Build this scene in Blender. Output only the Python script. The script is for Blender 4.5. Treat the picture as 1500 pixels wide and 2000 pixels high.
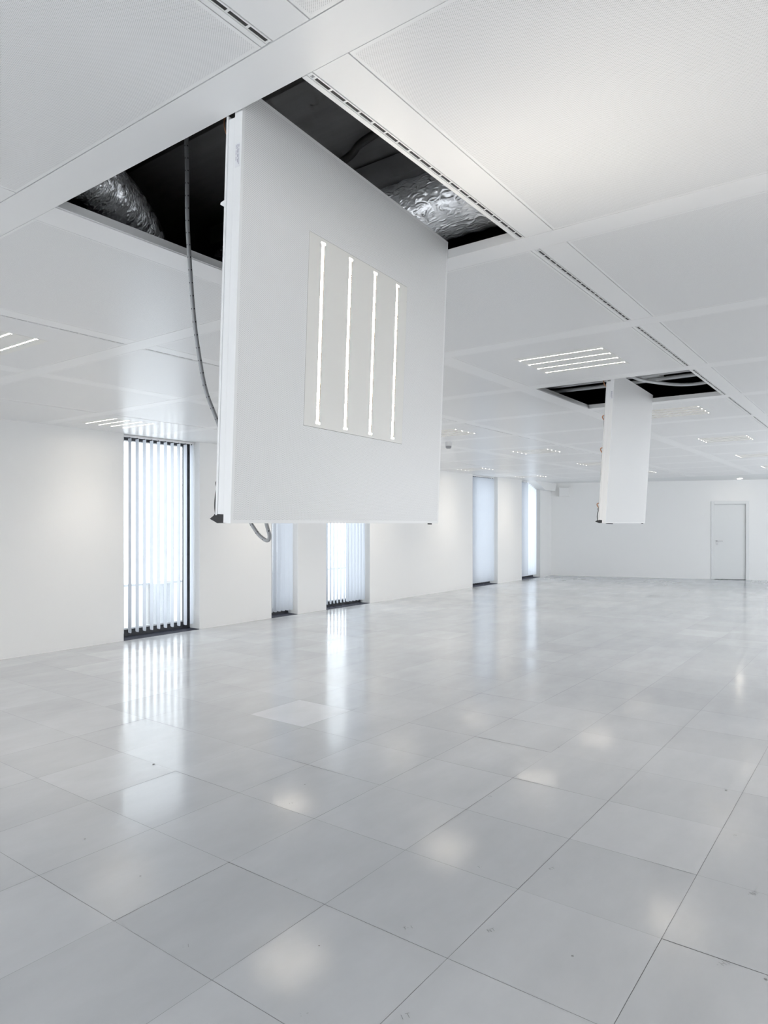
import bpy, bmesh, math, random
from mathutils import Vector, Matrix, noise
for o in list(bpy.data.objects): bpy.data.objects.remove(o, do_unlink=True)
scene = bpy.context.scene
C = scene.collection
R = math.radians

# ------------------------------------------------------------------ camera, world, light, exposure
EYE = 1.608                      # camera height above the floor
YAW = R(36.513)                  # camera heading, left of +Y (the window wall runs along +Y)
F_PX = 1339.97
cam = bpy.data.cameras.new('camera'); co = bpy.data.objects.new('camera', cam); C.objects.link(co)
co.location = (0, 0, EYE); co.rotation_euler = (R(90), 0, YAW)
cam.sensor_fit = 'HORIZONTAL'; cam.sensor_width = 36; cam.lens = F_PX / 1500 * 36
cam.shift_y = 22 / 1500; cam.clip_start = 0.02; cam.clip_end = 200
scene.camera = co
world = bpy.data.worlds.new('world'); scene.world = world; world.use_nodes = True
bg = world.node_tree.nodes['Background']
bg.inputs[0].default_value = (0.925, 0.965, 1.0, 1); bg.inputs[1].default_value = 2.2
scene.view_settings.view_transform = 'Standard'; scene.view_settings.look = 'None'
scene.view_settings.gamma = 1; scene.view_settings.use_curve_mapping = False
scene.view_settings.exposure = 0.96
LAMP = 17.0                       # glow of the bar diffusers
BAR_W = 0.8                      # power of each light bar, watts
scene.cycles.max_bounces = 7; scene.cycles.diffuse_bounces = 5; scene.cycles.glossy_bounces = 3
scene.cycles.use_adaptive_sampling = True; scene.cycles.adaptive_threshold = 0.06; scene.cycles.adaptive_min_samples = 12; scene.cycles.time_limit = 1150
scene.cycles.transmission_bounces = 6; scene.cycles.use_denoising = True
scene.cycles.sample_clamp_indirect = 8; scene.cycles.caustics_reflective = False

# ------------------------------------------------------------------ helpers
def mat(name, col, rough=0.5, metal=0.0, spec=0.5, emit=None, strength=0):
    m = bpy.data.materials.new(name); m.use_nodes = True
    b = m.node_tree.nodes['Principled BSDF']
    b.inputs['Base Color'].default_value = (*col, 1); b.inputs['Roughness'].default_value = rough
    b.inputs['Metallic'].default_value = metal; b.inputs['Specular IOR Level'].default_value = spec
    if emit: b.inputs['Emission Color'].default_value = (*emit, 1); b.inputs['Emission Strength'].default_value = strength
    return m
def nodes(m):
    nt = m.node_tree
    def new(t, **kw):
        n = nt.nodes.new(t)
        for k, v in kw.items(): setattr(n, k, v)
        return n
    return nt, new, nt.nodes['Principled BSDF']
def box(bm, x0, x1, y0, y1, z0, z1, mi=0):
    v = [bm.verts.new(p) for p in ((x0,y0,z0),(x1,y0,z0),(x1,y1,z0),(x0,y1,z0),(x0,y0,z1),(x1,y0,z1),(x1,y1,z1),(x0,y1,z1))]
    for f in ((3,2,1,0),(4,5,6,7),(0,1,5,4),(1,2,6,5),(2,3,7,6),(3,0,4,7)):
        bm.faces.new([v[i] for i in f]).material_index = mi
def quad(bm, pts, mi=0):
    f = bm.faces.new([bm.verts.new(p) for p in pts]); f.material_index = mi; return f
def cyl(bm, c, r, z0, z1, n=24, r1=None, mi=0, axis='z'):
    r1 = r if r1 is None else r1
    def P(a, rr, z):
        u, w = rr*math.cos(a), rr*math.sin(a)
        return (c[0]+u, c[1]+w, z) if axis == 'z' else ((z, c[0]+u, c[1]+w) if axis == 'x' else (c[0]+w, z, c[1]+u))
    a = [bm.verts.new(P(2*math.pi*i/n, r, z0)) for i in range(n)]
    b = [bm.verts.new(P(2*math.pi*i/n, r1, z1)) for i in range(n)]
    for i in range(n):
        j = (i+1) % n; bm.faces.new((a[i], a[j], b[j], b[i])).material_index = mi
    bm.faces.new(a[::-1]).material_index = mi; bm.faces.new(b).material_index = mi
def spline(pts, step=0.01):
    P = [Vector(p) for p in pts]; out = []
    for i in range(len(P)-1):
        p0, p1, p2, p3 = P[max(i-1,0)], P[i], P[i+1], P[min(i+2,len(P)-1)]
        n = max(2, int((p2-p1).length/step))
        for k in range(n):
            t = k/n
            out.append(0.5*((2*p1)+(p2-p0)*t+(2*p0-5*p1+4*p2-p3)*t*t+(3*p1-p0-3*p2+p3)*t**3))
    out.append(P[-1]); return out
def tube(bm, pts, r, n=12, step=0.01, rad=None, mi=0):
    pts = spline(pts, step) if step else [Vector(p) for p in pts]
    uvl = bm.loops.layers.uv.verify()
    up = Vector((0.13, 0.31, 0.94)); rings = []; L = 0; Ls = []
    for i, p in enumerate(pts):
        t = (pts[min(i+1,len(pts)-1)] - pts[max(i-1,0)]).normalized()
        s = t.cross(up)
        if s.length < 1e-4: s = t.cross(Vector((1,0,0)))
        s.normalize(); up = s.cross(t).normalized()
        if i: L += (p-pts[i-1]).length
        Ls.append(L)
        ring = []
        for k in range(n):
            a = 2*math.pi*k/n; d = s*math.cos(a)+up*math.sin(a)
            ring.append(bm.verts.new(p + d*(rad(L, a, p+d*r) if rad else r)))
        rings.append(ring)
    for i in range(len(rings)-1):
        for k in range(n):
            j = (k+1) % n
            f = bm.faces.new((rings[i][k], rings[i][j], rings[i+1][j], rings[i+1][k])); f.smooth = True; f.material_index = mi
            for lp, (ii, kk) in zip(f.loops, ((i,k),(i,k+1),(i+1,k+1),(i+1,k))): lp[uvl].uv = (kk/n, Ls[ii])
    bm.faces.new(rings[0][::-1]).material_index = mi; bm.faces.new(rings[-1]).material_index = mi
def obj(name, bm, mats, parent=None, bevel=0, loc=None):
    if name != 'floor': bmesh.ops.recalc_face_normals(bm, faces=bm.faces)
    me = bpy.data.meshes.new(name); bm.to_mesh(me); bm.free()
    for m in (mats if isinstance(mats, (list, tuple)) else [mats]): me.materials.append(m)
    o = bpy.data.objects.new(name, me); C.objects.link(o)
    if parent is not None: o.parent = parent
    if loc: o.location = loc
    if bevel:
        md = o.modifiers.new('bevel', 'BEVEL'); md.width = bevel; md.segments = 2; md.limit_method = 'ANGLE'
    return o
def tag(o, label, cat, group=None):
    o['label'] = label; o['category'] = cat; o['kind'] = 'thing'
    if group: o['group'] = group
    return o
def thing(name, label, cat, loc=(0,0,0), group=None):
    o = bpy.data.objects.new(name, None); C.objects.link(o); o.location = loc; o.empty_display_size = 0.1
    return tag(o, label, cat, group)
def struct(name, bm, mats, parent=None, bevel=0):
    o = obj(name, bm, mats, parent, bevel)
    if parent is None: o['kind'] = 'structure'
    return o
bar_light = bpy.data.lights.new('bar_lamp', 'AREA'); bar_light.shape = 'RECTANGLE'
bar_light.size = 0.628; bar_light.size_y = 0.013; bar_light.energy = BAR_W; bar_light.color = (1.0, 0.915, 0.80); bar_light.spread = R(96)
def bar_lamp(parent, loc):
    l = bpy.data.objects.new('bar_lamp', bar_light); C.objects.link(l); l.location = loc
    if parent is not None: l.parent = parent
    return l
def copy_tree(o, parent=None):
    c = o.copy(); C.objects.link(c); c.parent = parent
    for ch in [x for x in C.objects if x.parent == o]: copy_tree(ch, c)
    return c
def NB(): return bmesh.new()
def project(p):
    X = p[0]*math.cos(YAW)+p[1]*math.sin(YAW); Z = -p[0]*math.sin(YAW)+p[1]*math.cos(YAW)
    if Z < 0.05: return None
    return 750+F_PX*X/Z, 1022-F_PX*(p[2]-EYE)/Z
def in_view(x0, x1, y0, y1, z, n=9, m=0):
    for i in range(n):
        for k in range(n):
            q = project((x0+(x1-x0)*i/(n-1), y0+(y1-y0)*k/(n-1), z))
            if q and -m < q[0] < 1500+m and -m < q[1] < 2000+m: return True
    return False

# ------------------------------------------------------------------ materials
M = {}
M['plaster'] = mat('white_plaster', (0.85, 0.85, 0.845), 0.75, spec=0.25)
nt, new, b = nodes(M['plaster'])
tc = new('ShaderNodeTexCoord'); nz = new('ShaderNodeTexNoise'); nz.inputs['Scale'].default_value = 60; nz.inputs['Detail'].default_value = 4
bp_ = new('ShaderNodeBump'); bp_.inputs['Strength'].default_value = 0.03; bp_.inputs['Distance'].default_value = 0.01
nt.links.new(tc.outputs['Object'], nz.inputs['Vector']); nt.links.new(nz.outputs['Fac'], bp_.inputs['Height']); nt.links.new(bp_.outputs['Normal'], b.inputs['Normal'])
M['ceiling_plaster'] = mat('ceiling_plaster', (0.84, 0.85, 0.85), 0.6, spec=0.3)
M['metal'] = mat('white_lacquered_metal', (0.91, 0.912, 0.915), 0.30, spec=0.5)
M['metal_edge'] = mat('white_panel_edge', (0.80, 0.81, 0.82), 0.35, spec=0.5)
M['plate'] = mat('light_inset_plate', (0.86, 0.85, 0.82), 0.30, spec=0.5)
M['lamp'] = mat('light_bar_diffuser', (1, 1, 1), 0.5, emit=(1.0, 0.905, 0.78), strength=LAMP)
M['baffle'] = mat('light_bar_baffle', (0.035, 0.034, 0.033), 0.9, spec=0.05)
M['dark'] = mat('dark_void', (0.012, 0.012, 0.013), 0.8)
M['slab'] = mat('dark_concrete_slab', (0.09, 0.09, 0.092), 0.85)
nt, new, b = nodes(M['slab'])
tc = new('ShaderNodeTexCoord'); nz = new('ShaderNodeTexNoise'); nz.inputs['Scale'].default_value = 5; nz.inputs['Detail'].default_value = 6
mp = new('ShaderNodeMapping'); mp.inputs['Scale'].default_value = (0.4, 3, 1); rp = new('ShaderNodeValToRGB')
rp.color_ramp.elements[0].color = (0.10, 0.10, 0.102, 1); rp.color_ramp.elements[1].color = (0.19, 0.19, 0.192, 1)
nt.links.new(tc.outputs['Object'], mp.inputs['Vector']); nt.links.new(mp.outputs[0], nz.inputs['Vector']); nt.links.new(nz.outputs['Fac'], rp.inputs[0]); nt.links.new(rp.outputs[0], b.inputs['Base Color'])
M['black'] = mat('black_rubber', (0.02, 0.02, 0.022), 0.6)
M['fleece'] = mat('black_fleece', (0.018, 0.018, 0.02), 0.95)
M['copper'] = mat('copper', (0.50, 0.24, 0.13), 0.3, metal=1)
M['steel'] = mat('brushed_steel', (0.55, 0.55, 0.56), 0.3, metal=1)
M['frame'] = mat('anthracite_frame', (0.025, 0.027, 0.035), 0.45)
M['grille'] = mat('dark_floor_grille', (0.085, 0.09, 0.115), 0.8, spec=0.15)
M['white_plastic'] = mat('white_plastic', (0.75, 0.75, 0.75), 0.4)
M['grey_plastic'] = mat('grey_plastic', (0.35, 0.35, 0.36), 0.4)
M['door'] = mat('door_paint', (0.76, 0.77, 0.77), 0.4)
M['sticker'] = mat('sticker', (0.76, 0.77, 0.80), 0.4)
M['ink'] = mat('sticker_ink', (0.12, 0.12, 0.2), 0.6)
M['pencil'] = mat('floor_stamp_ink', (0.22, 0.225, 0.23), 0.6)
M['subfloor'] = mat('floor_joint', (0.17, 0.17, 0.175), 0.8)
M['terrace'] = mat('terrace_render', (0.80, 0.80, 0.80), 0.8)
M['terrace_grey'] = mat('terrace_grey_metal', (0.38, 0.40, 0.43), 0.6)
M['cable'] = mat('dark_cable', (0.012, 0.012, 0.012), 0.6)
M['pipe'] = mat('grey_pipe', (0.55, 0.56, 0.57), 0.35)

PW, PD = 1.306, 1.348            # one ceiling panel, across (x) and along (y)
def perforated(name):
    m = mat(name, (0.80, 0.805, 0.81), 0.30)
    nt, new, b = nodes(m)
    tc = new('ShaderNodeTexCoord'); mp = new('ShaderNodeMapping'); s = 1/0.0046
    mp.inputs['Rotation'].default_value = (0, 0, R(45)); mp.inputs['Scale'].default_value = (s, s, 0)
    fr = new('ShaderNodeVectorMath', operation='FRACTION'); sb = new('ShaderNodeVectorMath', operation='SUBTRACT'); sb.inputs[1].default_value = (0.5, 0.5, 0)
    ln = new('ShaderNodeVectorMath', operation='LENGTH')
    lt = new('ShaderNodeMapRange'); lt.inputs['From Min'].default_value = 0.20; lt.inputs['From Max'].default_value = 0.27
    lt.inputs['To Min'].default_value = 1; lt.inputs['To Max'].default_value = 0
    L = nt.links.new
    L(tc.outputs['Object'], mp.inputs['Vector']); L(mp.outputs[0], fr.inputs[0]); L(fr.outputs[0], sb.inputs[0]); L(sb.outputs[0], ln.inputs[0]); L(ln.outputs['Value'], lt.inputs['Value'])
    sp = new('ShaderNodeSeparateXYZ'); L(tc.outputs['Object'], sp.inputs[0])
    prev = lt.outputs[0]
    for ax, lim in ((0, PW/2-0.011), (1, PD/2-0.011)):
        ab = new('ShaderNodeMath', operation='ABSOLUTE'); L(sp.outputs[ax], ab.inputs[0])
        l2 = new('ShaderNodeMath', operation='LESS_THAN'); l2.inputs[1].default_value = lim; L(ab.outputs[0], l2.inputs[0])
        ml = new('ShaderNodeMath', operation='MULTIPLY'); L(prev, ml.inputs[0]); L(l2.outputs[0], ml.inputs[1]); prev = ml.outputs[0]
    mx = new('ShaderNodeMix', data_type='RGBA'); L(prev, mx.inputs['Factor'])
    mx.inputs['A'].default_value = (0.91, 0.912, 0.915, 1); mx.inputs['B'].default_value = (0.48, 0.48, 0.485, 1)
    L(mx.outputs['Result'], b.inputs['Base Color'])
    return m
M['perf'] = perforated('perforated_white_metal')

def floor_material():
    m = mat('grey_floor_tile', (0.44, 0.455, 0.47), 0.2)
    nt, new, b = nodes(m); L = nt.links.new
    tc = new('ShaderNodeTexCoord')
    at = new('ShaderNodeAttribute'); at.attribute_name = 'tone'; at.attribute_type = 'GEOMETRY'
    ag = new('ShaderNodeAttribute'); ag.attribute_name = 'sheen'; ag.attribute_type = 'GEOMETRY'
    n1 = new('ShaderNodeTexNoise'); n1.inputs['Scale'].default_value = 3.2; n1.inputs['Detail'].default_value = 8; n1.inputs['Roughness'].default_value = 0.62
    mp = new('ShaderNodeMapping'); mp.inputs['Scale'].default_value = (1.0, 0.45, 1); mp.inputs['Rotation'].default_value = (0, 0, R(12))
    n2 = new('ShaderNodeTexNoise'); n2.inputs['Scale'].default_value = 0.9; n2.inputs['Detail'].default_value = 5
    L(tc.outputs['Object'], mp.inputs['Vector']); L(mp.outputs[0], n1.inputs['Vector']); L(tc.outputs['Object'], n2.inputs['Vector'])
    r1 = new('ShaderNodeMapRange'); r1.inputs['To Min'].default_value = 0.86; r1.inputs['To Max'].default_value = 1.14; L(n1.outputs['Fac'], r1.inputs['Value'])
    mu = new('ShaderNodeMath', operation='MULTIPLY'); L(r1.outputs[0], mu.inputs[0]); L(at.outputs['Fac'], mu.inputs[1])
    hs = new('ShaderNodeVectorMath', operation='SCALE'); hs.inputs[0].default_value = (0.512, 0.533, 0.562); L(mu.outputs[0], hs.inputs['Scale'])
    L(hs.outputs[0], b.inputs['Base Color'])
    r2 = new('ShaderNodeMapRange'); r2.inputs['From Min'].default_value = 0.3; r2.inputs['From Max'].default_value = 0.7; r2.inputs['To Min'].default_value = -0.035; r2.inputs['To Max'].default_value = 0.035; L(n1.outputs['Fac'], r2.inputs['Value'])
    ad = new('ShaderNodeMath', operation='ADD'); L(r2.outputs[0], ad.inputs[0]); L(ag.outputs['Fac'], ad.inputs[1]); L(ad.outputs[0], b.inputs['Roughness'])
    bp = new('ShaderNodeBump'); bp.inputs['Strength'].default_value = 0.03; bp.inputs['Distance'].default_value = 0.0015; L(n2.outputs['Fac'], bp.inputs['Height']); L(bp.outputs['Normal'], b.inputs['Normal'])
    return m
M['floor'] = floor_material()

def foil_material():
    m = mat('crinkled_foil', (0.86, 0.87, 0.89), 0.30, metal=1)
    nt, new, b = nodes(m); L = nt.links.new
    b.inputs['Metallic'].default_value = 0.6
    tc = new('ShaderNodeTexCoord'); mp = new('ShaderNodeMapping'); mp.inputs['Rotation'].default_value = (0.3, 0.2, R(-25)); mp.inputs['Scale'].default_value = (0.7, 1.9, 1.2)
    n = new('ShaderNodeTexNoise', noise_type='RIDGED_MULTIFRACTAL'); n.inputs['Scale'].default_value = 34; n.inputs['Detail'].default_value = 7; n.inputs['Distortion'].default_value = 0.6
    L(tc.outputs['Object'], mp.inputs['Vector']); L(mp.outputs[0], n.inputs['Vector'])
    bp = new('ShaderNodeBump'); bp.inputs['Strength'].default_value = 0.9; bp.inputs['Distance'].default_value = 0.012
    L(n.outputs['Fac'], bp.inputs['Height']); L(bp.outputs['Normal'], b.inputs['Normal'])
    return m
M['foil'] = foil_material()

def conduit_material():
    m = mat('grey_conduit', (0.30, 0.31, 0.325), 0.4)
    nt, new, b = nodes(m); L = nt.links.new
    uv = new('ShaderNodeUVMap'); sp = new('ShaderNodeSeparateXYZ'); L(uv.outputs[0], sp.inputs[0])
    md = new('ShaderNodeMath', operation='MODULO'); md.inputs[1].default_value = 0.052; L(sp.outputs[1], md.inputs[0])
    lt = new('ShaderNodeMath', operation='LESS_THAN'); lt.inputs[1].default_value = 0.005; L(md.outputs[0], lt.inputs[0])
    m4 = new('ShaderNodeMath', operation='MODULO'); m4.inputs[1].default_value = 0.25; L(sp.outputs[0], m4.inputs[0])
    l4 = new('ShaderNodeMath', operation='LESS_THAN'); l4.inputs[1].default_value = 0.11; L(m4.outputs[0], l4.inputs[0])
    mu = new('ShaderNodeMath', operation='MULTIPLY'); L(lt.outputs[0], mu.inputs[0]); L(l4.outputs[0], mu.inputs[1])
    mx = new('ShaderNodeMix', data_type='RGBA'); mx.inputs['A'].default_value = (0.40, 0.41, 0.425, 1); mx.inputs['B'].default_value = (0.03, 0.03, 0.035, 1)
    L(mu.outputs[0], mx.inputs['Factor']); L(mx.outputs['Result'], b.inputs['Base Color'])
    return m
M['conduit'] = conduit_material()

def fabric_material():
    m = bpy.data.materials.new('blind_fabric'); m.use_nodes = True
    nt = m.node_tree; nt.nodes.clear(); new = nt.nodes.new; L = nt.links.new
    out = new('ShaderNodeOutputMaterial'); d = new('ShaderNodeBsdfDiffuse'); t = new('ShaderNodeBsdfTranslucent'); mx = new('ShaderNodeMixShader')
    d.inputs[0].default_value = (0.70, 0.73, 0.78, 1); t.inputs[0].default_value = (0.66, 0.70, 0.80, 1); mx.inputs[0].default_value = 0.05
    tc = new('ShaderNodeTexCoord'); w = new('ShaderNodeTexNoise'); w.inputs['Scale'].default_value = 400
    bp = new('ShaderNodeBump'); bp.inputs['Strength'].default_value = 0.1; bp.inputs['Distance'].default_value = 0.001
    L(tc.outputs['Object'], w.inputs['Vector']); L(w.outputs['Fac'], bp.inputs['Height']); L(bp.outputs['Normal'], d.inputs['Normal'])
    L(d.outputs[0], mx.inputs[1]); L(t.outputs[0], mx.inputs[2]); L(mx.outputs[0], out.inputs[0])
    return m
M['fabric'] = fabric_material()
def glass_material():
    m = bpy.data.materials.new('window_glass'); m.use_nodes = True
    nt = m.node_tree; nt.nodes.clear(); new = nt.nodes.new; L = nt.links.new
    out = new('ShaderNodeOutputMaterial'); t = new('ShaderNodeBsdfTransparent'); g = new('ShaderNodeBsdfGlossy'); mx = new('ShaderNodeMixShader')
    t.inputs[0].default_value = (0.95, 0.97, 0.98, 1); g.inputs['Roughness'].default_value = 0.02; mx.inputs[0].default_value = 0.07
    L(t.outputs[0], mx.inputs[1]); L(g.outputs[0], mx.inputs[2]); L(mx.outputs[0], out.inputs[0])
    return m
M['glass'] = glass_material()

# ------------------------------------------------------------------ room shell
CE = EYE + 1.230                 # underside of the ceiling
SLAB = CE + 0.52
WX = -8.44                       # inner face of the window wall
RX = 3.4                         # wall on the right, outside the picture
YB = -5.0                        # wall behind the camera
P0, P1 = Vector((-8.44, 20.05)), Vector((-2.79, 21.87))
FD = (P1-P0).normalized(); FN = Vector((FD.y, -FD.x))       # along the far wall, and its normal into the room
def far(s, d=0.0):               # point on the far wall, s metres from the window-wall corner, d metres into the room
    return P0 + FD*s + FN*d
SFAR = (RX-P0.x)/FD.x
# floor: one mesh of raised-floor tiles, each laid very slightly out of level
random.seed(7)
TX0, TY0, TW, TD = -0.717, 1.58, 0.6035, 0.5975
bm = NB(); lt_ = bm.faces.layers.float.new('tone'); ls_ = bm.faces.layers.float.new('sheen')
g = 0.0009
for i in range(-14, 13):
    for k in range(-12, 42):
        x0, y0 = TX0+i*TW, TY0+k*TD; x1, y1 = x0+TW, y0+TD
        xa, xb = max(x0+g, WX-0.0), min(x1-g, RX)
        if xb <= xa or y1 < YB: continue
        hz = [random.gauss(0, 0.00025 if y0 < 12 else 0.00002) for _ in range(3)]; hz.append(hz[0]-hz[1]+hz[2])
        q = quad(bm, [(xa, y0+g, hz[0]), (xb, y0+g, hz[1]), (xb, y1-g, hz[2]), (xa, y1-g, hz[3])], 0)
        q[lt_] = 1 + max(-0.07, min(0.07, random.gauss(0, 0.025))); q[ls_] = random.choice((0.11, 0.125, 0.14, 0.165, 0.19))
        if x0 < -4.101 < x1 and y0 < 4.349 < y1: q[lt_] = 1.2; q[ls_] = 0.21
        for dx, dy, tn, sh in ((-3.957, 2.763, 1.04, 0.225), (-4.6, 3.4, 0.96, 0.12), (-5.2, 3.4, 0.95, 0.12), (-4.0, 3.4, 0.97, 0.13)):
            if x0 < dx < x1 and y0 < dy < y1: q[lt_] = tn; q[ls_] = sh
quad(bm, [(WX-0.3, YB, -0.004), (RX, YB, -0.004), (RX, 25, -0.004), (WX-0.3, 25, -0.004)], 1)
for f in bm.faces:
    if f[lt_] == 0: f[lt_] = 1; f[ls_] = 0.5
me_floor = struct('floor', bm, [M['floor'], M['subfloor']])
# stamped lettering and scuffs printed on the tiles
GLY = {'N': [((0,0),(0,1)),((0,1),(.6,0)),((.6,0),(.6,1))], 'T': [((0,1),(.7,1)),((.35,1),(.35,0))], 'H': [((0,0),(0,1)),((.6,0),(.6,1)),((0,.5),(.6,.5))],
       'I': [((.2,0),(.2,1))], ':': [((0,.2),(.1,.2)),((0,.7),(.1,.7))], '-': [((0,.5),(.3,.5))], 'D': [((0,0),(0,1)),((0,1),(.5,.7)),((.5,.7),(.5,.3)),((.5,.3),(0,0))],
       'K': [((0,0),(0,1)),((0,.4),(.5,1)),((.2,.55),(.6,0))]}
def floor_text(x, y, txt, size, ang, w=0.0012):
    bm = NB(); ox = 0; ca, sa = math.cos(ang), math.sin(ang)
    for ch in txt:
        for (a, b_) in GLY.get(ch, []):
            p, q = Vector(((a[0]+ox)*size, a[1]*size)), Vector(((b_[0]+ox)*size, b_[1]*size))
            n = (q-p).normalized(); n = Vector((-n.y, n.x))*w
            quad(bm, [(x+v.x*ca-v.y*sa, y+v.x*sa+v.y*ca, 0.0022) for v in (p-n, q-n, q+n, p+n)])
        ox += 0.85
    obj('floor_stamp', bm, M['pencil'], me_floor)
for x, y, t, s in ((-1.271,2.41,'NT',.02), (-.502,2.717,'-HT',.024), (-1.274,1.818,'IT',.022), (-1.544,1.632,':-',.024), (-2.154,1.631,':I',.02), (-2.16,2.231,':-',.016),
                (-1.271,3.013,'KT',.018), (-1.545,2.828,'T-',.018), (-1.548,2.226,'T-I',.018), (-.492,3.318,'-NT',.022), (-1.9,3.6,'ID',.015), (-2.77,2.83,'IT',.016), (-.65,3.9,'ID',.015)):
    floor_text(x, y, t, s, R(55), 0.0009)
bm = NB()
for x, y, r in ((-.953,2.463,.006), (-.802,4.542,.008), (-1.921,4.699,.007), (-3.957,2.763,.010), (-.358,2.744,.006), (-3.3,1.9,.006), (-2.9,3.1,.006), (-2.75,1.85,.005), (-1.75,1.95,.004), (-3.9,1.7,.005)):
    n = 10; quad_ = [bm.verts.new((x+r*math.cos(6.283*i/n)*(0.8+.3*random.random()), y+r*math.sin(6.283*i/n)*(0.7+.4*random.random()), 0.0022)) for i in range(n)]
    bm.faces.new(quad_)
obj('scuff_mark', bm, M['pencil'], me_floor)

# window wall with five floor-to-ceiling openings
WINS = [(5.42, 6.70), (8.20, 8.84), (9.60, 10.92), (15.13, 16.49), (17.97, 19.24)]
DEEP = 0.42; TOP = SLAB
bm = NB(); y = YB
for a, b_ in WINS:
    box(bm, WX-DEEP, WX, y, a, 0, TOP); box(bm, WX-DEEP, WX, a, b_, CE+0.004, TOP); y = b_
box(bm, WX-DEEP, WX, y, P0.y+0.3, 0, TOP)
struct('wall_left', bm, M['plaster'])
bm = NB()
for a, b_ in WINS: box(bm, WX-DEEP, WX-0.001, a, b_, -0.12, -0.0008)
struct('trim_1', bm, M['subfloor'])
def far_box(bm, s0, s1, d0, d1, z0, z1, mi=0):
    c = [far(s0, d0), far(s1, d0), far(s1, d1), far(s0, d1)]
    v = [bm.verts.new((p.x, p.y, z)) for z in (z0, z1) for p in c]
    for f in ((3,2,1,0),(4,5,6,7),(0,1,5,4),(1,2,6,5),(2,3,7,6),(3,0,4,7)): bm.faces.new([v[i] for i in f]).material_index = mi
DS0, DS1, DZ = 4.555, 5.385, 2.165          # door opening on the far wall
bm = NB()
far_box(bm, -0.4, DS0, -0.2, 0, 0, TOP); far_box(bm, DS1, SFAR+0.5, -0.2, 0, 0, TOP); far_box(bm, DS0, DS1, -0.2, 0, DZ, TOP); far_box(bm, DS0-0.2, DS1+0.2, -0.24, -0.2, -0.1, DZ+0.2)  # last box: unseen backing added to stop sky light leaking under the door
struct('wall_far', bm, M['plaster'])
# right and back walls (outside the picture): unglazed openings, added and sized to light the room
bm = NB(); y = YB
RW = [(-1.8, -0.1)] + [(9.4+3*k, 12.2+3*k) for k in range(4)]
for a, b_ in RW:
    box(bm, RX, RX+0.3, y, a, 0, TOP); box(bm, RX, RX+0.3, a, b_, CE-0.12, TOP); y = b_
box(bm, RX, RX+0.3, y, 25.2, 0, TOP)
struct('wall_right', bm, M['plaster'])
bm = NB(); x = WX-DEEP
for a in (-7.6, -4.6, -1.6):
    box(bm, x, a, YB-0.3, YB, 0, TOP); box(bm, a, a+2.0, YB-0.3, YB, CE-0.12, TOP); x = a+2.0
box(bm, x, RX+0.3, YB-0.3, YB, 0, TOP)
struct('wall_back', bm, M['plaster'])

# ceiling: metal bands and strips between the panels, plaster margin at the far end, slab above
MX, MY = 1.4777, 1.497
XR = lambda c: -1.310+MX*c+(0.09 if c == -4 else 0)        # right edge of the panels of column c (c = 0 is the run of the dropped panels)
YR = lambda k: 1.385+MY*k         # near edge of the panels of row k (k = 0 holds the large opening)
KMIN, KMAX, CMIN, CMAX = -4, 11, -4, 4
XL = XR(CMIN)-1.31
YEND = YR(KMAX)+1.352+0.145
bm = NB()
H_ = 0.042
for k in range(KMIN, KMAX+2):     # bands along x, full width
    y1 = YR(k); box(bm, WX, RX, y1-0.143, y1, CE, CE+H_)
for c in range(CMIN, CMAX+1):     # strips along y, one piece between two bands
    for k in range(KMIN, KMAX+1):
        slot = (c % 2 == 0)
        xa, xb = XR(c)+(0.042 if slot else 0.0), min(XR(c+1)-1.310-0.002, RX)
        if xb <= xa: continue
        ya, yb = YR(k)+0.002, YR(k)+1.352-0.002
        box(bm, xa, xb, ya, yb, CE, CE+H_)
        box(bm, xa-0.004, xb+0.004, ya-0.003, yb+0.003, CE+0.006, CE+0.012)
if XL > WX: box(bm, WX, XL-0.002, YR(KMIN), YEND, CE, CE+H_)
PAN = {}
for c in range(CMIN, CMAX+1):
    for k in range(KMIN, KMAX+1):
        x1 = XR(c)-0.002; x0 = x1-PW; y0 = YR(k)+0.002; y1 = y0+PD
        x0 = max(x0, WX)
        if (c, k) in ((0, 0), (0, 3)): continue
        if x0 > RX-0.2: continue
        if in_view(x0, min(x1, RX), y0, y1, CE): PAN[(c, k)] = (x0, x1, y0, y1)
        else:
            lit = (c % 2 == 0 and k % 2 == 0)
            if not lit or x1 > RX: box(bm, x0, min(x1, RX), y0, y1, CE, CE+0.03, 2); continue
            cx, cy = (x0+x1)/2, (y0+y1)/2
            ys = [y0] + [v for j in (-1.5, -.5, .5, 1.5) for v in (cy+j*.168-.008, cy+j*.168+.008)] + [y1]
            for q in range(len(ys)-1):
                if q % 2 == 0: box(bm, x0, x1, ys[q], ys[q+1], CE, CE+0.03, 2)
                else:
                    box(bm, x0, cx-.316, ys[q], ys[q+1], CE, CE+0.03, 2); box(bm, cx+.316, x1, ys[q], ys[q+1], CE, CE+0.03, 2)
                    box(bm, cx-.316, cx+.316, ys[q], ys[q+1], CE+0.006, CE+0.02, 3); bar_lamp(None, (cx, (ys[q]+ys[q+1])/2, CE+0.004))
v = [(WX, YEND-0.145), (RX, YEND-0.145), (RX, 25), (WX, 20.2)]
lo = [bm.verts.new((*p, CE+0.001)) for p in v]; hi = [bm.verts.new((*p, CE+0.05)) for p in v]
for f in ([lo[3],lo[2],lo[1],lo[0]], hi, [lo[0],lo[1],hi[1],hi[0]], [lo[1],lo[2],hi[2],hi[1]], [lo[2],lo[3],hi[3],hi[2]], [lo[3],lo[0],hi[0],hi[3]]): bm.faces.new(f).material_index = 1
struct('ceiling', bm, [M['metal'], M['ceiling_plaster'], M['perf'], M['lamp']])
bm = NB(); box(bm, WX-DEEP, RX+0.3, YB-0.3, 25.5, SLAB, SLAB+0.2)
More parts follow.
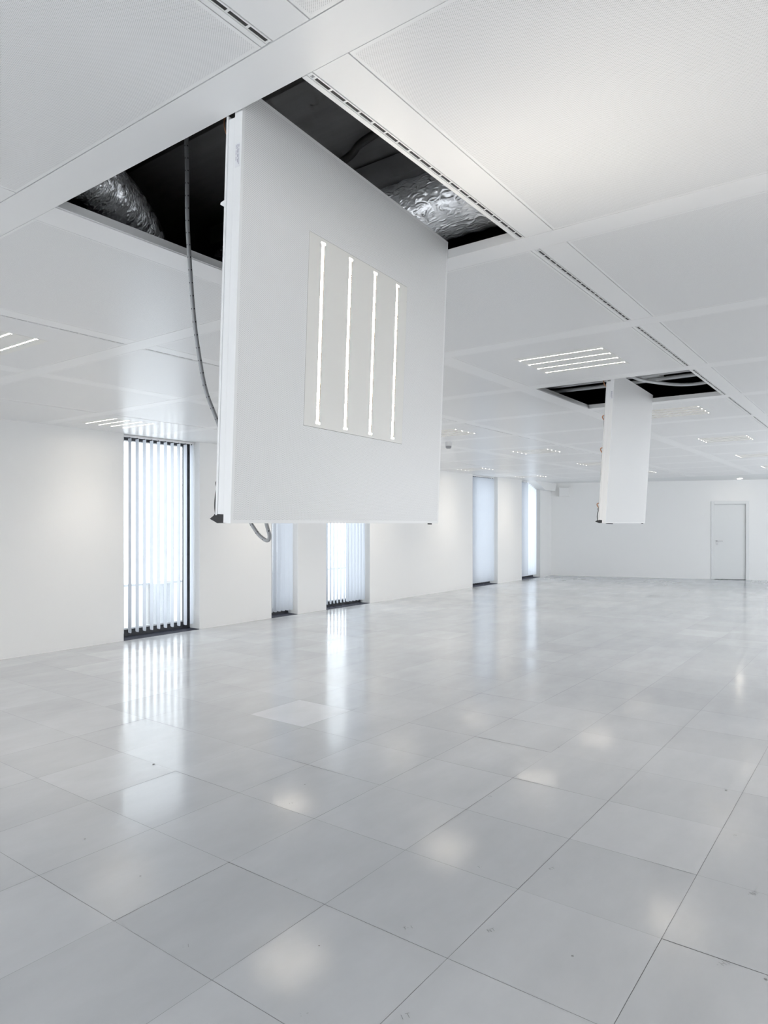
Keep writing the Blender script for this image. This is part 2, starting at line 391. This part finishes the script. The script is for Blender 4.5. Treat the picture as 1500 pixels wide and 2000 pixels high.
struct('ceiling_slab', bm, M['slab'])

# ------------------------------------------------------------------ windows, frames, glass, blinds, grilles
WNAME = ['nearest window with wide open slats', 'narrow second window', 'third window partly hidden by the large dropped panel', 'fourth window with closed slats', 'farthest window under the sloping soffit']
ANG = [4, -5, 28, -5, -10]; SPLIT = [None, None, 0.48, None, 0.42]; ANG2 = [0, 0, 4, 0, 38]
for n, (a, b_) in enumerate(WINS):
    fx0, fx1 = WX-0.36, WX-0.235
    bm = NB(); t = 0.045
    box(bm, fx0, fx1, a, a+t, 0, CE); box(bm, fx0, fx1, b_-t, b_, 0, CE)
    box(bm, fx0, fx1, a+t, b_-t, 0, 0.11); box(bm, fx0, fx1, a+t, b_-t, CE-0.06, CE+0.003)
    win = struct('window_%d' % (n+1), bm, M['frame'])
    bm = NB(); box(bm, WX-0.31, WX-0.29, a+t, b_-t, 0.11, CE-0.06)
    obj('pane', bm, M['glass'], win)
    # vertical blind
    root = thing('vertical_blind', 'pale vertical slat blind in the ' + WNAME[n], 'blind', (WX-0.12, a, 0), 'vertical blinds along the window wall')
    bm = NB(); box(bm, -0.02, 0.02, 0.01, b_-a-0.01, CE-0.028, CE-0.002)
    obj('headrail', bm, M['white_plastic'], root)
    L_ = b_-a; npitch = 0.110 if n == 0 else 0.095
    cnt = int((L_-0.06)/npitch)
    for i in range(cnt):
        yy = (0.10 if n == 1 else 0.055) + i*(L_-(0.15 if n == 1 else 0.11))/(cnt-1); ang = R(ANG[n])
        if SPLIT[n] is not None and i/cnt > SPLIT[n]: ang = R(ANG2[n])
        w = 0.0445; z0, z1 = 0.075, CE-0.045
        bm = NB(); th = 0.0006
        dx, dy = -math.cos(ang), math.sin(ang); nx, ny = -dy*th, dx*th
        prof = [(-w, z0+0.012), (-w+0.012, z0), (w-0.012, z0), (w, z0+0.012), (w, z1), (0.012, z1+0.004), (-0.012, z1+0.004), (-w, z1)]
        fr = [bm.verts.new((dx*u+nx, yy+dy*u+ny, z)) for u, z in prof]; bk = [bm.verts.new((dx*u-nx, yy+dy*u-ny, z)) for u, z in prof]
        bm.faces.new(fr); bm.faces.new(bk[::-1])
        for q in range(len(prof)): bm.faces.new((fr[q], bk[q], bk[(q+1) % len(prof)], fr[(q+1) % len(prof)]))
        sl = obj('slat', bm, M['fabric'], root)
        bm = NB(); box(bm, -0.006, 0.006, yy-0.006, yy+0.006, CE-0.045, CE-0.026)
        obj('slat_hanger', bm, M['black'], sl)
    # floor grille in the recess
    g_ = thing('floor_grille', 'dark linear floor grille at the foot of the ' + WNAME[n].split(' with ')[0].split(' partly')[0].split(' under')[0], 'grille', (WX-0.12, (a+b_)/2, 0), 'floor grilles under the blinds')
    bm = NB(); ha = (b_-a)/2-0.004
    box(bm, -0.115, -0.10, -ha, ha, -0.004, 0.012); box(bm, 0.10, 0.115, -ha, ha, -0.004, 0.006); box(bm, -0.10, 0.10, -ha, -ha+0.012, -0.004, 0.006); box(bm, -0.10, 0.10, ha-0.012, ha, -0.004, 0.006)
    obj('grille_frame', bm, M['grille'], g_)
    bm = NB()
    for q in range(14): box(bm, -0.094+q*0.0145, -0.088+q*0.0145, -ha+0.012, ha-0.012, -0.004, 0.004)
    obj('grille_bars', bm, M['grille'], g_)
# sloping soffit above the farthest window
bm = NB(); pr = [(18.5, CE), (19.28, CE-0.245), (20.0, CE-0.245), (20.1, CE)]
A = [bm.verts.new((WX-0.23, y, z)) for y, z in pr]; B = [bm.verts.new((WX+0.16, y, z)) for y, z in pr]
bm.faces.new(A); bm.faces.new(B[::-1])
for i in range(4): bm.faces.new((A[i], B[i], B[(i+1) % 4], A[(i+1) % 4]))
struct('trim_2', bm, M['plaster'])

# outside: terrace, parapet, box
bm = NB(); box(bm, -30, WX-DEEP-0.01, -8, 30, -0.35, -0.15)
struct('terrace', bm, M['terrace'])
pp = thing('parapet', 'pale low terrace parapet seen outside the nearest window', 'parapet', (-10.4, 10, -0.15))
bm = NB(); box(bm, -0.12, 0, -12, 12, 0, 0.69); obj('parapet_wall', bm, M['terrace'], pp)
bm = NB(); box(bm, -0.15, 0.03, -12, 12, 0.69, 0.72); obj('coping', bm, M['terrace_grey'], pp)
bm = NB(); box(bm, -0.1, 0.1, -0.13, 0.13, 0, 0.70); box(bm, -0.11, 0.11, -0.14, 0.14, 0.70, 0.72)
tag(obj('terrace_box', bm, M['terrace_grey'], loc=(-10.22, 7.27, -0.15)), 'grey metal box standing before the terrace parapet outside the nearest window', 'box')

# ------------------------------------------------------------------ door
bm = NB()
fw_ = 0.075
far_box(bm, DS0-fw_, DS0+0.012, -0.12, 0.018, 0, DZ+fw_); far_box(bm, DS1-0.012, DS1+fw_, -0.12, 0.018, 0, DZ+fw_); far_box(bm, DS0+0.012, DS1-0.012, -0.12, 0.018, DZ-0.012, DZ+fw_)
door = struct('door_1', bm, M['door'], bevel=0.003)
bm = NB(); far_box(bm, DS0+0.016, DS1-0.016, -0.075, -0.03, 0.012, DZ-0.016); obj('door_leaf', bm, M['door'], door)
ang = math.atan2(FD.y, FD.x)
bm = NB(); cyl(bm, (0, 0), 0.026, -0.01, 0.0, axis='y'); cyl(bm, (0, 0), 0.011, -0.05, -0.01, 16, axis='y')
box(bm, -0.011, 0.145, -0.062, -0.042, -0.011, 0.011)
h = obj('door_handle', bm, M['steel'], door, 0.002); p = far(DS0+0.085, -0.03); h.location = (p.x, p.y, 1.10); h.rotation_euler = (0, 0, ang)
bm = NB(); cyl(bm, (0, 0), 0.026, -0.01, 0.0, axis='y'); cyl(bm, (0, 0), 0.009, -0.014, -0.01, 16, axis='y')
h = obj('door_lock', bm, M['steel'], door); h.location = (p.x, p.y, 1.015); h.rotation_euler = (0, 0, ang)
# pale box high on the far wall, smoke detector, small downlight
bm = NB(); box(bm, -0.15, 0.15, -0.13, 0, -0.135, 0.135); box(bm, -0.135, 0.135, -0.137, -0.13, -0.12, 0.12)
p = far(0.40, 0.0); sp_ = tag(obj('wall_loudspeaker', bm, M['plaster'], bevel=0.01), 'small pale box loudspeaker mounted high on the far wall', 'loudspeaker'); sp_.location = (p.x, p.y, 2.56); sp_.rotation_euler = (0, 0, ang)
sd = thing('smoke_detector', 'small white round smoke detector on the ceiling by the window wall', 'smoke detector', (-5.39, 8.92, CE))
bm = NB(); cyl(bm, (0,0), 0.050, -0.062, 0, 28, 0.050); obj('detector_base', bm, M['white_plastic'], sd)
bm = NB(); cyl(bm, (0,0), 0.030, -0.10, -0.082, 28, 0.044); cyl(bm, (0,0), 0.044, -0.082, -0.062, 28); obj('detector_head', bm, M['grey_plastic'], sd)
dl = thing('recessed_downlight', 'small glowing round downlight in the plaster margin before the far wall', 'downlight', (-3.35, 20.9, CE))
bm = NB(); cyl(bm, (0,0), 0.085, -0.006, 0, 28); obj('trim_ring', bm, M['white_plastic'], dl)
bm = NB(); cyl(bm, (0,0), 0.065, -0.016, -0.006, 28, 0.065); obj('diffuser', bm, M['lamp'], dl)

# ------------------------------------------------------------------ ceiling panels
IN = 0.330; ICX, ICY = 0.012, -0.012        # half size and centre of the square light inset
BARS = [-0.251, -0.0835, 0.0845, 0.2525]
def panel_sheet(hole, thick=0.030, ox=0, oy=0):
    bm = NB(); ICX, ICY = 0.012+ox, -0.012+oy; hx, hy = PW/2, PD/2
    if hole:
        xs = [-hx, ICX-IN, ICX+IN, hx]; ys = [-hy, ICY-IN, ICY+IN, hy]
        for i in range(3):
            for j in range(3):
                if i == 1 and j == 1: continue
                quad(bm, [(xs[i],ys[j],0),(xs[i],ys[j+1],0),(xs[i+1],ys[j+1],0),(xs[i+1],ys[j],0)])
        bmesh.ops.remove_doubles(bm, verts=bm.verts, dist=1e-5)
    else: quad(bm, [(-hx,-hy,0),(-hx,hy,0),(hx,hy,0),(hx,-hy,0)])
    for p, q in (((-hx,-hy),(hx,-hy)),((hx,-hy),(hx,hy)),((hx,hy),(-hx,hy)),((-hx,hy),(-hx,-hy))):
        quad(bm, [(*p,0),(*q,0),(*q,thick),(*p,thick)], 1)
    quad(bm, [(-hx,-hy,thick),(hx,-hy,thick),(hx,hy,thick),(-hx,hy,thick)], 2)
    return bm
BW, BL, BDp = 0.0092, 0.316, 0.0062           # half width, half length and depth of a light trough
def add_inset(root, ox=0, oy=0):
    ICX, ICY = 0.012+ox, -0.012+oy
    bm = NB(); q = 0.0009; s = IN-q; z = -0.0005
    xs = [ICX-s, ICX-BL, ICX+BL, ICX+s]
    ys = [ICY-s] + [v for y in BARS for v in (ICY+y-BW, ICY+y+BW)] + [ICY+s]
    for i in range(3):
        for j in range(len(ys)-1):
            if i == 1 and j % 2 == 1: continue
            quad(bm, [(xs[i],ys[j],z),(xs[i],ys[j+1],z),(xs[i+1],ys[j+1],z),(xs[i+1],ys[j],z)])
    for y in BARS:                          # trough sides, flaring at both ends
        a, b_ = ICY+y-BW, ICY+y+BW; x0, x1 = ICX-BL, ICX+BL
        for p, r in (((x0,a),(x1,a)),((x1,a),(x1,b_)),((x1,b_),(x0,b_)),((x0,b_),(x0,a))): quad(bm, [(*p,z),(*r,z),(*r,BDp),(*p,BDp)], 1)
    for p, r in (((ICX-s,ICY-s),(ICX+s,ICY-s)),((ICX+s,ICY-s),(ICX+s,ICY+s)),((ICX+s,ICY+s),(ICX-s,ICY+s)),((ICX-s,ICY+s),(ICX-s,ICY-s))):
        quad(bm, [(*p,z),(*r,z),(*r,0.006),(*p,0.006)])
    ins = obj('light_inset', bm, [M['plate'], M['baffle']], root)
    for y in BARS:
        bm = NB(); box(bm, ICX-BL+0.001, ICX+BL-0.001, ICY+y-BW+0.001, ICY+y+BW-0.001, BDp-0.0035, BDp+0.002)
        for e in (-1, 1):                   # wider glowing end caps
            xe = ICX+e*BL; box(bm, min(xe, xe-e*0.006), max(xe, xe-e*0.006), ICY+y-0.012, ICY+y+0.012, -0.0009, -0.0006)
        obj('light_bar', bm, M['lamp'], ins); bar_lamp(root, (ICX, ICY+y, BDp-0.0045))
ORD = ['', 'first', 'second', 'third', 'fourth', 'fifth', 'sixth', 'seventh', 'eighth', 'ninth', 'tenth']
def rowname(k):
    if k < 0: return 'nearest the camera' if k == -1 else 'overhead'
    if k == 0: return 'level with large opening'
    if k == 1: return 'one row past large opening'
    if k == 2: return 'one row before small opening'
    if k == 3: return 'level with small opening'
    if k == 11: return 'last before far wall'
    return NUM[k-3] + ' rows past small opening' if k > 4 else 'one row past small opening'
NUM = ['', 'one', 'two', 'three', 'four', 'five', 'six', 'seven', 'eight']
COLN = {1: 'right of the slot line', 0: "in the dropped panels' run", -1: 'first run left of dropped panels', -2: 'second run left of dropped panels', -3: 'third run left of dropped panels', -4: 'beside the window wall', 2: 'far right'}
proto_plain = None; proto_lit = {}
for (c, k), (x0, x1, y0, y1) in sorted(PAN.items()):
    lit = (c % 2 == 0 and k % 2 == 0)
    loc = ((x0+x1)/2 if c != CMIN else x1-PW/2, (y0+y1)/2, CE)
    dy = 0
    lab = ('lit four-bar ceiling panel ' if lit else 'plain ceiling panel ') + COLN[c] + ', ' + rowname(k)
    if lit:
        off = (0.12, -0.18) if c == CMIN else (0, 0)
        if off not in proto_lit:
            proto_lit[off] = o = thing('ceiling_panel', '', 'ceiling panel')
            obj('perforated_sheet', panel_sheet(True, 0.030, *off), [M['perf'], M['metal_edge'], M['fleece']], o)
            add_inset(o, *off)
        else: o = copy_tree(proto_lit[off])
        tag(o, lab, 'ceiling panel', 'ceiling panels with four light bars')
    else:
        if proto_plain is None:
            proto_plain = o = obj('ceiling_panel', panel_sheet(False), [M['perf'], M['metal_edge'], M['fleece']])
        else: o = copy_tree(proto_plain)
        tag(o, lab, 'ceiling panel', 'plain perforated ceiling panels')
    o.location = loc

# linear air diffusers along the slot lines
def diffuser_parts(root):
    L_ = 1.346; bm = NB()
    box(bm, 0.001, 0.017, 0, L_, 0, 0.03); box(bm, 0.0185, 0.0215, 0, L_, 0.001, 0.03)
    box(bm, 0.0335, 0.0375, 0, L_, 0, 0.03); box(bm, 0.0375, 0.0405, 0, L_, 0.008, 0.03)
    box(bm, 0.0215, 0.0335, 0, 0.008, 0, 0.012)
    n = 20; p = (L_-0.028)/n
    for i in range(n+1): box(bm, 0.0215, 0.0335, 0.020+i*p, 0.0265+i*p, 0.0006, 0.012)
    obj('diffuser_frame', bm, M['metal'], root, 0)
    bm = NB(); random.seed(3)
    for i in range(n):
        tilt = random.choice((0.004, 0.004, 0.009, 0.014)); y0 = 0.0265+i*p; y1 = y0+p-0.0065
        quad(bm, [(0.0215, y0, 0.0015+tilt*.2), (0.0335, y0, 0.0015), (0.0335, y1, 0.0015), (0.0215, y1, 0.0015+tilt*.2)])
    box(bm, 0.0215, 0.0335, 0, L_, 0.027, 0.03)
    obj('air_slot', bm, M['grey_slot'], root)
M['grey_slot'] = mat('dark_air_slot', (0.035, 0.035, 0.035), 0.6)
pd = None
LINE = {0: 'beside the dropped panels', -2: 'on the middle slot line', -4: 'along the window wall'}
for c in (0, -2, -4):
    for k in range(KMIN, KMAX+1):
        x0, y0 = XR(c), YR(k)+0.003
        if not in_view(x0, x0+0.04, y0, y0+1.346, CE): continue
        if pd is None: pd = o = thing('linear_air_diffuser', '', 'air diffuser'); diffuser_parts(o)
        else: o = copy_tree(pd)
        tag(o, 'slotted air diffuser ' + LINE[c] + ', ' + rowname(k), 'air diffuser', 'linear air diffusers in the ceiling'); o.location = (x0, y0, CE)

# ------------------------------------------------------------------ the two dropped panels
def hung(x0, y0, rot, tilt, zb, lit, label):
    r, t = R(rot), R(tilt)
    d = Vector((-math.sin(r), math.cos(r), 0)); n = Vector((math.cos(r), math.sin(r), 0))
    up = Vector((0,0,1))*math.cos(t) + n*math.sin(t); zl = up.cross(d)
    # local x runs up the panel, local y away from the camera, local z is its back
    org = Vector((x0, y0, zb)) + up*(PW/2) + d*(PD/2)
    root = thing('ceiling_panel', label, 'ceiling panel', group=None)
    root.matrix_world = Matrix(((up.x, d.x, zl.x, org.x), (up.y, d.y, zl.y, org.y), (up.z, d.z, zl.z, org.z), (0,0,0,1)))
    obj('perforated_sheet', panel_sheet(lit), [M['perf'], M['metal_edge'], M['fleece']], root)
    if lit: add_inset(root)
    hx, hy = PW/2, PD/2
    # stiffening channel behind the near edge, and one behind the far edge
    for s in (-1, 1):
        bm = NB(); e = s*hy
        y_a, y_b = sorted((e-s*0.001, e-s*0.022))
        box(bm, -hx+0.022, hx-0.085, y_a, y_b, 0.030, 0.034)
        y_a, y_b = sorted((e-s*0.003, e-s*0.007)); box(bm, -hx+0.022, hx-0.085, y_a, y_b, 0.034, 0.058)
        y_a, y_b = sorted((e+s*0.0, e-s*0.018)); box(bm, -hx+0.022, hx-0.075, y_a, y_b, 0.058, 0.066)
        obj('edge_channel', bm, M['metal_edge'], root, 0.0015)
    # black fleece pad on the back with a slightly wavy outline
    bm = NB(); N = 26
    for i in range(N):
        xa, xb = -hx+0.10+i*(PW-0.22)/N, -hx+0.10+(i+1)*(PW-0.22)/N
        za, zb_ = [0.066+0.006*noise.noise(Vector((q*7, rot, 0)))+0.004 for q in (xa, xb)]
        for ya, yb in ((-hy+0.012, 0.0), (0.0, hy-0.012)):
            quad(bm, [(xa,ya,za),(xb,ya,zb_),(xb,yb,zb_+.004),(xa,yb,za+.004)])
        quad(bm, [(xa,-hy+0.012,0.032),(xb,-hy+0.012,0.032),(xb,-hy+0.012,zb_),(xa,-hy+0.012,za)])
    obj('acoustic_pad', bm, M['fleece'], root)
    # black foam corner block with pointed tail, and a rubber foot at the other corner
    bm = NB(); pr = [(-hx+0.001, 0.0305), (-hx+0.026, 0.0305), (-hx+0.026, 0.070), (-hx+0.022, 0.072), (-hx+0.010, 0.090), (-hx+0.003, 0.070), (-hx-0.002, 0.058)]
    A = [bm.verts.new((x, -hy+0.0005, z)) for x, z in pr]; B = [bm.verts.new((x, -hy+0.035, z)) for x, z in pr]
    bm.faces.new(A); bm.faces.new(B[::-1])
    for i in range(len(pr)): bm.faces.new((A[i], B[i], B[(i+1) % len(pr)], A[(i+1) % len(pr)]))
    obj('corner_block', bm, M['black'], root, 0.001)
    bm = NB(); tube(bm, [(-hx+0.02, -hy+0.01, 0.071), (-hx+0.05, -hy+0.01, 0.077), (-hx+0.085, -hy+0.01, 0.075), (-hx+0.105, -hy+0.01, 0.071), (-hx+0.122, -hy+0.01, 0.075), (-hx+0.132, -hy+0.01, 0.067)], 0.003, 8, 0.004)
    obj('black_strap', bm, M['black'], root)
    bm = NB(); cyl(bm, (hy-0.06, 0.012), 0.010, -hx-0.006, -hx, 16, axis='x')
    if not lit: cyl(bm, (-hy+0.16, 0.012), 0.030, -hx-0.006, -hx, 20, axis='x')
    obj('rubber_foot', bm, M['black'], root)
    # copper pipe bend at the head, white clip, printed sticker
    bm = NB(); tube(bm, [(hx-0.02, -hy+0.03, 0.05), (hx-0.03, -hy+0.025, 0.085), (hx-0.075, -hy+0.02, 0.095), (hx-0.115, -hy+0.018, 0.082), (hx-0.128, -hy+0.015, 0.06)], 0.0022 if lit else 0.004, 10, 0.004)
    obj('copper_pipe', bm, M['copper'], root)
    bm = NB()
    if lit:
        xx = 0.32; A = [bm.verts.new((xx+a, -hy+0.006, b_)) for a, b_ in ((-0.014,0.064),(0.012,0.064),(0.006,0.086),(0.0,0.088))]; B = [bm.verts.new((v.co.x, v.co.y+0.03, v.co.z)) for v in A]
        bm.faces.new(A); bm.faces.new(B[::-1])
        for i in range(4): bm.faces.new((A[i], B[i], B[(i+1) % 4], A[(i+1) % 4]))
        obj('hook_clip', bm, M['metal_edge'], root)
    else:
        for xx in (0.26, -0.02, -0.50):
            b2 = NB(); tube(b2, [(xx+0.02, -hy+0.02, 0.06), (xx+0.015, -hy+0.015, 0.082), (xx, -hy+0.015, 0.086), (xx-0.022, -hy+0.015, 0.07)], 0.0042, 8, 0.004)
            obj('copper_pipe', b2, M['copper'], root)
        bm.free()
    bm = NB(); box(bm, 0.415, 0.485, -hy-0.0006, -hy-0.0001, 0.006, 0.024)
    stk = obj('sticker', bm, M['sticker'], root)
    bm = NB(); random.seed(5)
    for row, (za, zb_) in enumerate(((0.0085, 0.0105), (0.0135, 0.016), (0.019, 0.0215))):
        x = 0.481
        while x > 0.424+row*0.004:
            w = random.uniform(0.0012, 0.003)
            if random.random() < 0.85: quad(bm, [(x, -hy-0.0008, za), (x-w, -hy-0.0008, za), (x-w, -hy-0.0008, zb_-random.random()*0.0007), (x, -hy-0.0008, zb_)])
            x -= w+0.0009
    obj('fine_print', bm, M['ink'], stk)
    return root
hung(-1.604, 1.388, 4.4, 2.3, EYE, True, 'large white perforated panel with four lit bars hanging on edge from the large opening')
hung(-1.987, 5.895, 2.0, 3.5, EYE, False, 'plain white panel hanging on edge from the small opening before the far wall')

# ------------------------------------------------------------------ things in and below the openings
bm = NB()
tube(bm, [(-2.353,1.80,3.33), (-2.353,1.80,3.2), (-2.349,1.80,3.077), (-2.346,1.80,2.864), (-2.329,1.80,2.669), (-2.332,1.82,2.484), (-2.349,1.86,2.325), (-2.374,1.92,2.175), (-2.386,2.0,2.037), (-2.41,2.1,1.846), (-2.38,2.15,1.66),
          (-2.312,2.15,1.572), (-2.262,2.15,1.537), (-2.223,2.14,1.533), (-2.195,2.12,1.556), (-2.194,2.10,1.61), (-2.198,2.08,1.72), (-2.15,2.05,1.85), (-2.0,2.0,1.93), (-1.745,1.95,1.95)], 0.0085, 14, 0.008)
tag(obj('flexible_conduit', bm, M['conduit']), 'grey flexible conduit looping down from the large opening behind the dropped panel', 'conduit')
def crinkle(r, amp):
    def f(L, a, p):
        v = p*11; w = Vector((p.x*30+p.y*14, p.y*30, p.z*55))
        return r*(1+amp*(abs(noise.noise(v))*0.9+0.55*abs(noise.noise(w))-0.4)) + 0.002*math.sin(L*62)
    return f
dk = thing('foil_duct', 'crinkled silver flexible air duct above the left side of the large opening', 'duct', (0,0,0))
bm = NB(); tube(bm, [(-2.355,0.86,3.10), (-2.535,1.21,3.10), (-2.675,1.46,3.095), (-2.815,1.74,3.08), (-2.98,1.98,3.05), (-3.10,2.12,3.0)], 0.115, 128, 0.005, crinkle(0.115, 0.075))
obj('foil_sleeve', bm, M['foil'], dk)
bm = NB(); tube(bm, [(-2.31,0.87,3.15), (-2.52,1.22,3.155), (-2.68,1.52,3.145), (-2.83,1.80,3.12), (-2.98,2.04,3.06), (-3.08,2.14,2.99)], 0.08, 40, 0.02, lambda L, a, p: 0.08*(1+0.05*noise.noise(p*10)))
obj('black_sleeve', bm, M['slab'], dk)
d2 = thing('foil_duct', 'silver foil wrapped duct above the far right corner of the large opening', 'duct', (0,0,0))
bm = NB(); tube(bm, [(-3.2,2.80,3.13), (-2.0,2.79,3.125), (-1.5,2.80,3.13), (-0.4,2.82,3.13)], 0.16, 96, 0.008, crinkle(0.16, 0.035))
obj('foil_sleeve', bm, M['foil'], d2)
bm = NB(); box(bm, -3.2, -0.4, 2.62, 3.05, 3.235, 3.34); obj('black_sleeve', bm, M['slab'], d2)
bm = NB(); tube(bm, [(-3.0,1.93,3.33), (-1.0,1.93,3.33)], 0.022, 10, 0.1); tag(obj('plenum_pipe', bm, M['cable']), 'thin black pipe crossing the slab near the front of the large opening', 'pipe')
bm = NB(); tube(bm, [(-2.4,2.5,3.30), (-2.05,2.47,3.31), (-1.9,2.41,3.315), (-1.6,2.36,3.31), (-1.0,2.3,3.32)], 0.018, 10, 0.03); tag(obj('plenum_cable', bm, M['cable']), 'black cable curving over the middle of the large opening', 'cable')
# pipes above the small opening
for P, rr, nm, lab in (
        ([(-3.0,6.42,2.95), (-2.2,6.41,2.95), (-1.4,6.40,2.95), (-0.6,6.40,2.95)], 0.017, 'plenum_pipe', 'straight grey pipe above the small opening, nearer one'),
        ([(-3.0,6.66,2.95), (-2.2,6.65,2.945), (-1.4,6.64,2.95), (-0.6,6.64,2.95)], 0.017, 'plenum_pipe', 'straight grey pipe above the small opening, farther one'),
        ([(-2.1,5.75,3.05), (-1.95,5.98,3.0), (-1.84,6.25,2.905), (-1.70,6.62,2.90), (-1.52,6.80,2.897), (-1.30,6.80,2.90), (-1.05,6.85,2.915)], 0.015, 'plenum_hose', 'sagging grey hose above the small opening')):
    bm = NB(); tube(bm, P, rr, 12, 0.03); tag(obj(nm, bm, M['pipe']), lab, nm[7:])
bm = NB(); box(bm, -1.90, -1.72, 6.52, 6.74, 2.965, 3.04); box(bm, -1.84, -1.78, 6.58, 6.68, 3.04, SLAB)
tag(obj('pipe_bracket', bm, M['pipe'], bevel=0.004), 'grey bracket holding the pipes above the small opening', 'bracket')
